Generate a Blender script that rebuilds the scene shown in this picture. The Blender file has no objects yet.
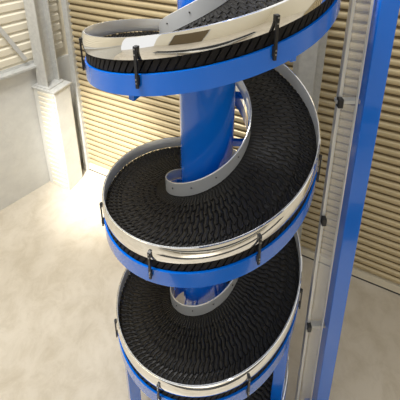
import bpy, bmesh, math, random
from mathutils import Vector
random.seed(4)
sc=bpy.context.scene
sc.view_settings.view_transform='Standard'
# ---------------------------------------------------------------- materials
def mat(name,col,rough=.5,metal=0.0,coat=0,noise=None,bump=None,spec=.5,bscale=None):
    m=bpy.data.materials.new(name); m.use_nodes=True
    nt=m.node_tree; b=nt.nodes["Principled BSDF"]
    b.inputs["Base Color"].default_value=(*col,1); b.inputs["Roughness"].default_value=rough
    b.inputs["Metallic"].default_value=metal; b.inputs["Coat Weight"].default_value=coat
    b.inputs["Specular IOR Level"].default_value=spec
    tc=nt.nodes.new("ShaderNodeTexCoord")
    if noise:
        sca,col2,lo,hi=noise
        n=nt.nodes.new("ShaderNodeTexNoise"); n.inputs["Scale"].default_value=sca; n.inputs["Detail"].default_value=8; n.inputs["Roughness"].default_value=.65
        r=nt.nodes.new("ShaderNodeValToRGB"); r.color_ramp.elements[0].position=lo; r.color_ramp.elements[1].position=hi
        r.color_ramp.elements[0].color=(*col2,1); r.color_ramp.elements[1].color=(*col,1)
        nt.links.new(tc.outputs["Object"],n.inputs["Vector"]); nt.links.new(n.outputs["Fac"],r.inputs["Fac"])
        nt.links.new(r.outputs["Color"],b.inputs["Base Color"])
    if bump:
        sca,st=bump
        n=nt.nodes.new("ShaderNodeTexNoise"); n.inputs["Scale"].default_value=sca; n.inputs["Detail"].default_value=2
        bp=nt.nodes.new("ShaderNodeBump"); bp.inputs["Strength"].default_value=st; bp.inputs["Distance"].default_value=.02
        vec=tc.outputs["Object"]
        if bscale:
            mp=nt.nodes.new("ShaderNodeMapping"); mp.inputs["Scale"].default_value=bscale; nt.links.new(vec,mp.inputs["Vector"]); vec=mp.outputs["Vector"]
        nt.links.new(vec,n.inputs["Vector"]); nt.links.new(n.outputs["Fac"],bp.inputs["Height"])
        nt.links.new(bp.outputs["Normal"],b.inputs["Normal"])
    return m
M_blue=mat("blue_paint",(.001,.145,.68),.16,0,.5)
M_chrome=mat("polished_steel",(.95,.95,.94),.03,1,bump=(2.5,.30),bscale=(1,1,.25))
M_satin=mat("brushed_steel",(.80,.81,.81),.26,.5)
M_alu=mat("aluminium",(.70,.70,.68),.35,.5)
M_belt=mat("black_plastic",(.010,.009,.008),.45,0,spec=.35)
M_tooth=mat("black_link_plastic",(.007,.006,.006),.65,0,spec=.25)
M_deck=mat("dark_deck",(.006,.006,.006),.6)
M_mat=mat("reflection_mat_black",(.03,.028,.025),.7)  # black for the unseen mat that darkens the chrome reflections
M_clip=mat("black_bracket",(.012,.012,.013),.4)
M_bolt=mat("bolt_zinc",(.5,.5,.5),.3,1)
M_floor=mat("concrete_floor",(.66,.60,.50),.33,0,noise=(.8,(.56,.50,.40),.36,.62),bump=(30,.05))
nt=M_floor.node_tree; b=nt.nodes["Principled BSDF"]; src=b.inputs["Base Color"].links[0].from_socket
n2=nt.nodes.new("ShaderNodeTexNoise"); n2.inputs["Scale"].default_value=3.2; n2.inputs["Detail"].default_value=10; n2.inputs["Roughness"].default_value=.75; n2.inputs["Distortion"].default_value=.5
r2=nt.nodes.new("ShaderNodeValToRGB"); r2.color_ramp.elements[0].position=.34; r2.color_ramp.elements[1].position=.55
r2.color_ramp.elements[0].color=(.86,.84,.80,1); r2.color_ramp.elements[1].color=(1,1,1,1)
mx=nt.nodes.new("ShaderNodeMix"); mx.data_type='RGBA'; mx.blend_type='MULTIPLY'; mx.inputs[0].default_value=1
tc=[n for n in nt.nodes if n.type=='TEX_COORD'][0]
nt.links.new(tc.outputs["Object"],n2.inputs["Vector"]); nt.links.new(n2.outputs["Fac"],r2.inputs["Fac"])
nt.links.new(src,mx.inputs[6]); nt.links.new(r2.outputs["Color"],mx.inputs[7]); nt.links.new(mx.outputs[2],b.inputs["Base Color"])
M_shut=mat("shutter_steel",(.56,.46,.28),.34,.4,noise=(2,(.49,.40,.24),.3,.7))
M_groove=mat("shutter_hinge",(.15,.11,.055),.6,.2)
M_clad=mat("cladding_steel",(.74,.68,.54),.5,.1)
M_conc=mat("precast_concrete",(.70,.69,.64),.8,0,noise=(4,(.61,.60,.56),.3,.7),bump=(20,.15))
M_steel=mat("galvanised_steel",(.60,.60,.57),.45,.2,noise=(14,(.50,.50,.48),.35,.65))
M_poly=bpy.data.materials.new("clear_polycarbonate"); M_poly.use_nodes=True
nt=M_poly.node_tree; pb=nt.nodes["Principled BSDF"]; pb.inputs["Base Color"].default_value=(.9,.9,.86,1); pb.inputs["Roughness"].default_value=.15
pb.inputs["Alpha"].default_value=.28
# ---------------------------------------------------------------- helpers
def link(o,parent=None):
    bpy.context.collection.objects.link(o)
    if parent: o.parent=parent
    return o
def empty(name,parent=None):
    return link(bpy.data.objects.new(name,None),parent)
def mesh(name,verts,faces,m,parent=None,smooth=False,m2=None,idx=None):
    me=bpy.data.meshes.new(name); me.from_pydata(verts,[],faces); me.materials.append(m)
    if m2:
        me.materials.append(m2)
        for i,p in enumerate(me.polygons): p.material_index=idx[i]
    bm=bmesh.new(); bm.from_mesh(me); bmesh.ops.recalc_face_normals(bm,faces=bm.faces); bm.to_mesh(me); bm.free()
    if smooth:
        for p in me.polygons: p.use_smooth=True
        try: me.set_sharp_from_angle(angle=math.radians(40))
        except Exception: pass
    return link(bpy.data.objects.new(name,me),parent)
def boxdata(V,F,c,ux,uy,uz):
    c=Vector(c); b=len(V)
    for sx in(-1,1):
        for sy in(-1,1):
            for sz in(-1,1): V.append(tuple(c+ux*sx+uy*sy+uz*sz))
    for f in((0,1,3,2),(4,6,7,5),(0,4,5,1),(2,3,7,6),(0,2,6,4),(1,5,7,3)): F.append(tuple(b+i for i in f))
def box(name,c,size,m,parent=None,rot=0,bev=.0,lean=None):
    V,F=[],[]
    ux=Vector((math.cos(rot),math.sin(rot),0))*size[0]/2; uy=Vector((-math.sin(rot),math.cos(rot),0))*size[1]/2
    uz=Vector((0,0,size[2]/2)) if lean is None else Vector(lean)/2
    boxdata(V,F,c,ux,uy,uz); o=mesh(name,V,F,m,parent)
    if bev:
        md=o.modifiers.new("bevel","BEVEL"); md.width=bev; md.segments=2
    return o
R=1.0; P=1.629; FZ=5.9; Z0=FZ-2.278; RI=.40
def hz(ph): return Z0+P*(ph+math.pi/2)/(2*math.pi)
def hp(r,ph,dz): return (r*math.cos(ph),r*math.sin(ph),hz(ph)+dz)
A0=math.radians(-765); A1=math.radians(560)
def sweep(name,prof,m,parent,a0=A0,a1=A1,step=2.5,smooth=True):
    n=int((a1-a0)/math.radians(step)); V=[];F=[];k=len(prof)
    for i in range(n+1):
        ph=a0+(a1-a0)*i/n
        for r,z in prof: V.append(hp(r,ph,z))
    for i in range(n):
        for j in range(k):
            a=i*k+j;b=i*k+(j+1)%k
            F.append((a,b,b+k,a+k))
    F.append(tuple(range(k))); F.append(tuple(n*k+j for j in reversed(range(k))))
    return mesh(name,V,F,m,parent,smooth)
# ---------------------------------------------------------------- spiral conveyor
sp=empty("spiral_conveyor")
ZR=-.145; ZB=-.240; ZC=-.385
bul=[]
for i in range(9):
    q=i/8; bul.append((1.008+.011*math.sin(math.pi*(q*.9+.05)), -.006+(ZR+.006)*q))
sweep("outer_guard_rail",[(1.0,ZR),(1.0,-.004),(1.004,0),(1.008,-.001)]+bul,M_chrome,sp)
sweep("outer_guard_liner",[(.992,ZR+.004),(.992,-.006),(.995,-.002),(.999,-.002),(.999,ZR+.004)],M_satin,sp)
sweep("outer_fascia",[(1.0,ZB),(1.016,ZB),(1.016,ZC),(.97,ZC),(.97,ZC+.014),(1.0,ZC+.014)],M_blue,sp)
sweep("inner_guard_rail",[(RI,ZR),(RI,0),(RI+.004,.004),(RI+.010,.004),(RI+.013,0),(RI+.013,ZR)],M_satin,sp)
sweep("inner_wear_strip",[(RI-.014,ZR-.04),(RI-.014,ZR+.03),(RI,ZR+.03),(RI,ZR-.04)],M_chrome,sp)
sweep("inner_fascia",[(RI-.01,ZR-.042),(RI+.01,ZR-.042),(RI+.01,ZC+.05),(RI-.01,ZC+.05)],M_blue,sp)
sweep("belt_deck",[(RI,ZR-.035),(.975,ZR-.035),(.975,ZR-.055),(RI,ZR-.055)],M_deck,sp)
sweep("return_deck",[(RI,ZC+.03),(.998,ZC+.03),(.998,ZC+.015),(RI,ZC+.015)],M_blue,sp)
V=[];F=[]
dphi=math.radians(3.2); n=int((A1-A0)/dphi)
rad=[RI+.016,RI+.05,.50,.56,.62,.67,.72,.77,.82,.86,.90,.955,.992]
off=[0,.3,.55,.75,.92,1.0,1.05,1.0,.88,.68,.4,-.1,-.6]
prof=[(-.49,-.010),(-.42,-.003),(.05,.001),(.41,-.003),(.49,-.010)]
for i in range(n):
    p0=A0+dphi*(i+.5); b=len(V); kk=len(prof)
    for j,(r,o) in enumerate(zip(rad,off)):
        zg=.16 if j%2 else -.16
        for q,z in prof: V.append(hp(r,p0+dphi*(q+o+zg),ZR+z-.004))
    for a in range(len(rad)-1):
        for c in range(kk-1):
            x=b+a*kk+c; F.append((x,x+1,x+1+kk,x+kk))
    e=b+(len(rad)-1)*kk
    F.append((e,e+1,e+2,e+3,e+4))
mesh("belt_slats",V,F,M_belt,sp)
V=[];F=[]
for i in range(n):
    p0=A0+dphi*(i+.5)
    for k,(r,o) in enumerate(((.972,-.3),(.935,.05),(.895,.4),(.855,.68),(.80,.93),(.745,1.02),(.69,1.0),(.635,.92),(.58,.8),(.525,.62))):
        if k>3 and (i+k)%2: continue
        t=Vector((-math.sin(p0),math.cos(p0),P/(2*math.pi*r))).normalized(); rr=Vector((math.cos(p0),math.sin(p0),0))
        c=Vector(hp(r,p0+dphi*o,ZR+.002)); h=.007 if k<4 else .005
        boxdata(V,F,c,(rr*.8-t*.7)*.013,(t*.8+rr*.6)*.0045,Vector((0,0,h)))
mesh("belt_ribs",V,F,M_belt,sp)
V=[];F=[]
for i in range(n):
    p0=A0+dphi*(i+.5)
    t=Vector((-math.sin(p0),math.cos(p0),0)); rr=Vector((math.cos(p0),math.sin(p0),0))
    c=Vector(hp(.992,p0,(ZR+ZB)/2))
    boxdata(V,F,c,rr*.010,t*.0185,Vector((0,0,.044))+t*.022)
mesh("belt_side_links",V,F,M_tooth,sp)
sweep("chain_guide",[(.965,ZR-.02),(.98,ZR-.02),(.98,ZC+.03),(.965,ZC+.03)],M_deck,sp)
V=[];F=[];V2=[];F2=[]
a=-115-45*13
while a<=540:
    ph=math.radians(a); rr=Vector((math.cos(ph),math.sin(ph),0)); t=Vector((-math.sin(ph),math.cos(ph),0)); z=Vector((0,0,1))
    boxdata(V,F,hp(1.030,ph,(-.05+ZC+.06)/2),rr*.007,t*.009,z*.135)
    boxdata(V,F,hp(1.024,ph,-.07),rr*.010,t*.012,z*.018)
    boxdata(V,F,hp(1.024,ph,ZB-.03),rr*.010,t*.012,z*.03)
    for zz in(-.065,-.10,ZB-.02,ZB-.045): boxdata(V2,F2,hp(1.038,ph,zz),rr*.004,t*.004,z*.004)
    a+=45
mesh("guard_brackets",V,F,M_clip,sp); mesh("bracket_bolts",V2,F2,M_bolt,sp)
V=[];F=[]
for a in range(-740,540,30):
    ph=math.radians(a); rr=Vector((math.cos(ph),math.sin(ph),0)); t=Vector((-math.sin(ph),math.cos(ph),0))
    boxdata(V,F,hp(RI+.016,ph,-.06),rr*.004,t*.005,Vector((0,0,.005)))
mesh("inner_guard_bolts",V,F,M_clip,sp)
def cyl(name,c,r,z0,z1,m,parent,n=64):
    V=[];F=[]
    for z in(z0,z1):
        for i in range(n): V.append((c[0]+r*math.cos(2*math.pi*i/n),c[1]+r*math.sin(2*math.pi*i/n),z))
    for i in range(n): F.append((i,(i+1)%n,(i+1)%n+n,i+n))
    F.append(tuple(range(n-1,-1,-1))); F.append(tuple(range(n,2*n)))
    return mesh(name,V,F,m,parent,True)
cyl("central_column",(0,0),.257,0,FZ+2.2,M_blue,sp)
cyl("column_base_plate",(0,0),.5,0,.04,M_blue,sp)
V=[];F=[]
for a in range(-720,541,60):
    ph=math.radians(a); rr=Vector((math.cos(ph),math.sin(ph),0)); t=Vector((-math.sin(ph),math.cos(ph),0))
    if hz(ph)+ZC<.15: continue
    boxdata(V,F,Vector(hp(.62,ph,ZC-.02)),rr*.37,t*.02,Vector((0,0,.03)))
mesh("support_arms",V,F,M_blue,sp)
for i,a in enumerate((-150,-30,90)):
    ph=math.radians(a-360 if a<0 else a-720)
    c=hp(.93,ph,ZC); box("leg_%d"%(i+1),(c[0],c[1],c[2]/2),(.12,.10,c[2]),M_blue,sp,rot=ph,bev=.008)
    box("foot_%d"%(i+1),(c[0],c[1],.015),(.22,.2,.03),M_blue,sp,rot=ph)
# ---------------------------------------------------------------- support frame at right
fr=empty("support_frame"); K=.849
def fx(x): return (x+.066)*K-.066
def fy(y): return (y+2.649)*K-2.649
def post(name,xtop,xbot,Y,w,dpt,m,par,z0=0,z1=7.4,bev=.006):
    xtop,xbot,Y,w=fx(xtop),fx(xbot),fy(Y),w*K
    return box(name,((xtop+xbot)/2,Y,(z0+z1)/2),(w,dpt,1),m,par,lean=(xtop-xbot,0,z1-z0),bev=bev)
post("blue_post",1.435,1.60,0,.165,.12,M_blue,fr)
post("aluminium_guide_1",1.20,1.30,.05,.035,.05,M_alu,fr)
post("white_edge_strip",1.325,1.465,-.01,.014,.03,M_satin,fr)
post("polycarbonate_panel",1.31,1.43,.08,.14,.006,M_poly,fr,z0=.1,z1=7.2,bev=0)
for i,z in enumerate((1.6,4.35)):
    box("frame_bracket_%d"%(i+1),(fx(1.41-.018*z),fy(.03),z),(.22,.05,.03),M_steel,fr)
for i,z in enumerate((1.6,3.1,4.35,5.3)):
    box("frame_clamp_%d"%(i+1),(fx(1.31-.018*z),fy(.0),z),(.04,.05,.08),M_clip,fr,bev=.005)
box("post_foot",(fx(1.60),fy(0),.015),(.26,.22,.03),M_blue,fr)
# ---------------------------------------------------------------- room
C=Vector((-2.86,3.52,0)); u=Vector((.9135,-.4067,0)); w=Vector((-.683,-.730,0))
nb=Vector((-.4067,-.9135,0)); nl=Vector((.730,-.683,0))
mesh("floor",[(-11,-12,0),(11,-12,0),(11,8,0),(-11,8,0)],[(0,1,2,3)],M_floor)
def wallslab(name,o,d,nrm,s0,s1,z0,z1,th,m,parent=None,push=0):
    V,F=[],[]
    c=o+d*((s0+s1)/2)-nrm*(th/2)+nrm*push+Vector((0,0,(z0+z1)/2))
    boxdata(V,F,c,d*((s1-s0)/2),nrm*th/2,Vector((0,0,(z1-z0)/2)))
    return mesh(name,V,F,m,parent)
def corr(name,o,d,nrm,s0,s1,z0,z1,pitch,depth,m,parent,style="slat"):
    V=[];F=[];prof=[];idx=[]
    z=z0
    if style=="slat":
        shape=[(0,0),(.14,0),(.20,.55),(.33,.9),(.50,1.0),(.67,.9),(.80,.6),(.86,.0)]; dark=(0,7)
    else: shape=[(0,0),(.2,0),(.32,1),(.88,1)]; dark=()
    while z<z1:
        for j,(q,e) in enumerate(shape): prof.append((z+q*pitch,e*depth)); idx.append(1 if j in dark else 0)
        z+=pitch
    for z,e in prof:
        for s in(s0,s1): V.append(tuple(o+d*s+nrm*e+Vector((0,0,z))))
    for i in range(len(prof)-1): F.append((2*i,2*i+1,2*i+3,2*i+2))
    return mesh(name,V,F,m,parent,style=="slat",M_groove,idx)
WH=7.6
wallslab("wall_back",C,u,nb,-.4,10,0,WH,.2,M_clad,None,-.12)
for k,(s0,s1) in enumerate(((.35,4.55),(4.95,9.6))):
    d=empty("roller_shutter_door") if k==0 else empty("roller_shutter_door.001")
    corr("curtain",C,u,nb,s0,s1,.16,WH-.3,.135,.04,M_shut,d)
    wallslab("bottom_rail",C,u,nb,s0,s1,.03,.16,.05,M_clad,d,.05)
    wallslab("bottom_seal",C,u,nb,s0,s1,.0,.03,.06,M_clip,d,.05)
    for j,s in enumerate((s0-.06,s1+.06)):
        wallslab("guide_%d"%(j+1),C,u,nb,s-.06,s+.06,0,WH-.1,.12,M_steel,d,.09)
mu=empty("steel_mullion")
wallslab("web",C,u,nb,4.72,4.78,0,WH,.2,M_steel,mu,.2); wallslab("flange",C,u,nb,4.64,4.86,0,WH,.02,M_steel,mu,.22)
wl=wallslab("wall_left",C,w,nl,-.2,9,0,2.75,.2,M_conc)
cl=empty("wall_cladding")
corr("corrugated_sheet",C,w,nl,0,9,2.9,WH,.20,.025,M_clad,cl,"trap")
wallslab("backing",C,w,nl,-.2,9,2.75,WH,.1,M_clad,cl,-.06)
wallslab("girt_flange",C,w,nl,.5,9,2.80,2.84,.16,M_steel,cl,.16); wallslab("girt_web",C,w,nl,.5,9,2.72,2.90,.02,M_steel,cl,.02)
V=[];F=[]
p0=C+w*.75+nl*.1+Vector((0,0,3.0)); p1=C+w*2.6+nl*.1+Vector((0,0,7.2)); dd=(p1-p0)
boxdata(V,F,(p0+p1)/2,dd/2,nl*.01,dd.normalized().cross(nl)*.035)
mesh("diagonal_brace",V,F,M_steel,cl)
box("wall_front",(0,-11.5,3.8),(22,.2,7.6),M_clad)
box("wall_right",(10.5,-5,3.8),(.2,13,7.6),M_clad)
# unseen door, dark mat and low conveyor, added for the chrome rails to reflect
fd=empty("reflected_shutter_door")
corr("curtain",Vector((-7,-11.38,0)),Vector((1,0,0)),Vector((0,1,0)),0,6,.0,5,.135,.04,M_groove,fd)
box("guide_1",(-7.08,-11.33,2.5),(.12,.1,5),M_steel,fd); box("guide_2",(-.92,-11.33,2.5),(.12,.1,5),M_steel,fd)
box("dark_reflection_mat",(1.2,-3.0,.008),(7.5,.75,.016),M_mat,bev=.004)  # added out of view, gives the rails a dark reflected band
cv=empty("reflected_conveyor")  # unseen conveyor, put in for dark bands in the chrome
box("belt",(0,-5.2,.72),(9,.7,.04),M_deck,cv)
for i,y in enumerate((-5.58,-4.82)): box("side_frame_%d"%(i+1),(0,y,.68),(9,.05,.2),M_steel,cv)
for i in range(5):
    for j,y in enumerate((-5.56,-4.84)): box("leg_%d"%(i*2+j+1),(-4.2+2.1*i,y,.3),(.07,.07,.6),M_steel,cv)
# corner pier
pc=Vector((-2.98,3.06,0))
pr=empty("concrete_pier")
def rbox(name,c,a,b,z0,z1,m,par,bev=.02):
    V,F=[],[]; boxdata(V,F,c+Vector((0,0,(z0+z1)/2)),a,b,Vector((0,0,(z1-z0)/2))); o=mesh(name,V,F,m,par)
    md=o.modifiers.new("bevel","BEVEL"); md.width=bev; md.segments=2; return o
rbox("pier_block",pc,u*.28,nb*.20,0,2.35,M_conc,pr)
rbox("pier_cap",pc,u*.30,nb*.22,2.35,2.39,M_steel,pr,.005)
V=[];F=[]
z=.1
while z<2.3:
    boxdata(V,F,pc+u*.06+nb*.205+Vector((0,0,z)),u*.2,nb*.014,Vector((0,0,.028))); z+=.115
mesh("pier_face_ribs",V,F,M_clad,pr)
sc_=empty("steel_column")
cc=pc-u*.05
rbox("web",cc,u*.012,nb*.14,2.42,WH,M_steel,sc_,.002)
rbox("flange_front",cc+nb*.14,u*.13,nb*.012,2.42,WH,M_steel,sc_,.002)
rbox("flange_rear",cc-nb*.14,u*.13,nb*.012,2.42,WH,M_steel,sc_,.002)
rbox("base_plate",cc,u*.2,nb*.19,2.39,2.42,M_steel,sc_,.002)
# ---------------------------------------------------------------- lights
wd=bpy.data.worlds.new("world"); sc.world=wd; wd.use_nodes=True
bg=wd.node_tree.nodes["Background"]; bg.inputs[0].default_value=(.99,.985,.97,1); bg.inputs[1].default_value=.92
def area(name,loc,tgt,size,power,col):
    l=bpy.data.lights.new(name,"AREA"); l.size=size; l.energy=power; l.color=col
    o=link(bpy.data.objects.new(name,l)); o.location=loc; o.rotation_euler=(Vector(tgt)-Vector(loc)).to_track_quat('-Z','Y').to_euler(); return o
area("high_bay_light",(-2.5,-1.0,10.5),(-.8,.8,2),2.0,700,(1,.985,.95))
def spot(name,loc,tgt,e,ang,soft=.4):
    l=bpy.data.lights.new(name,"SPOT"); l.energy=e; l.spot_size=math.radians(ang); l.spot_blend=1; l.shadow_soft_size=soft; l.color=(1,.98,.93)
    o=link(bpy.data.objects.new(name,l)); o.location=loc; o.rotation_euler=(Vector(tgt)-Vector(loc)).to_track_quat('-Z','Y').to_euler()
spot("skylight_beam",(-3.2,-2.5,7.0),(-1.9,2.95,.75),10000,23,.3)
spot("chrome_reflection_spot",(-3,-6,10),(-.5,-3.9,0),12000,13)  # added spot, brightens unseen front floor mirrored in the chrome
# ---------------------------------------------------------------- camera
ca=bpy.data.cameras.new("camera"); ca.sensor_width=36; ca.lens=333.4/400*36; ca.shift_y=-193.6/400; ca.clip_start=.05
co=link(bpy.data.objects.new("camera",ca)); co.location=(-.066,-2.649,FZ); co.rotation_euler=(math.radians(90-18.49),0,0)
sc.camera=co
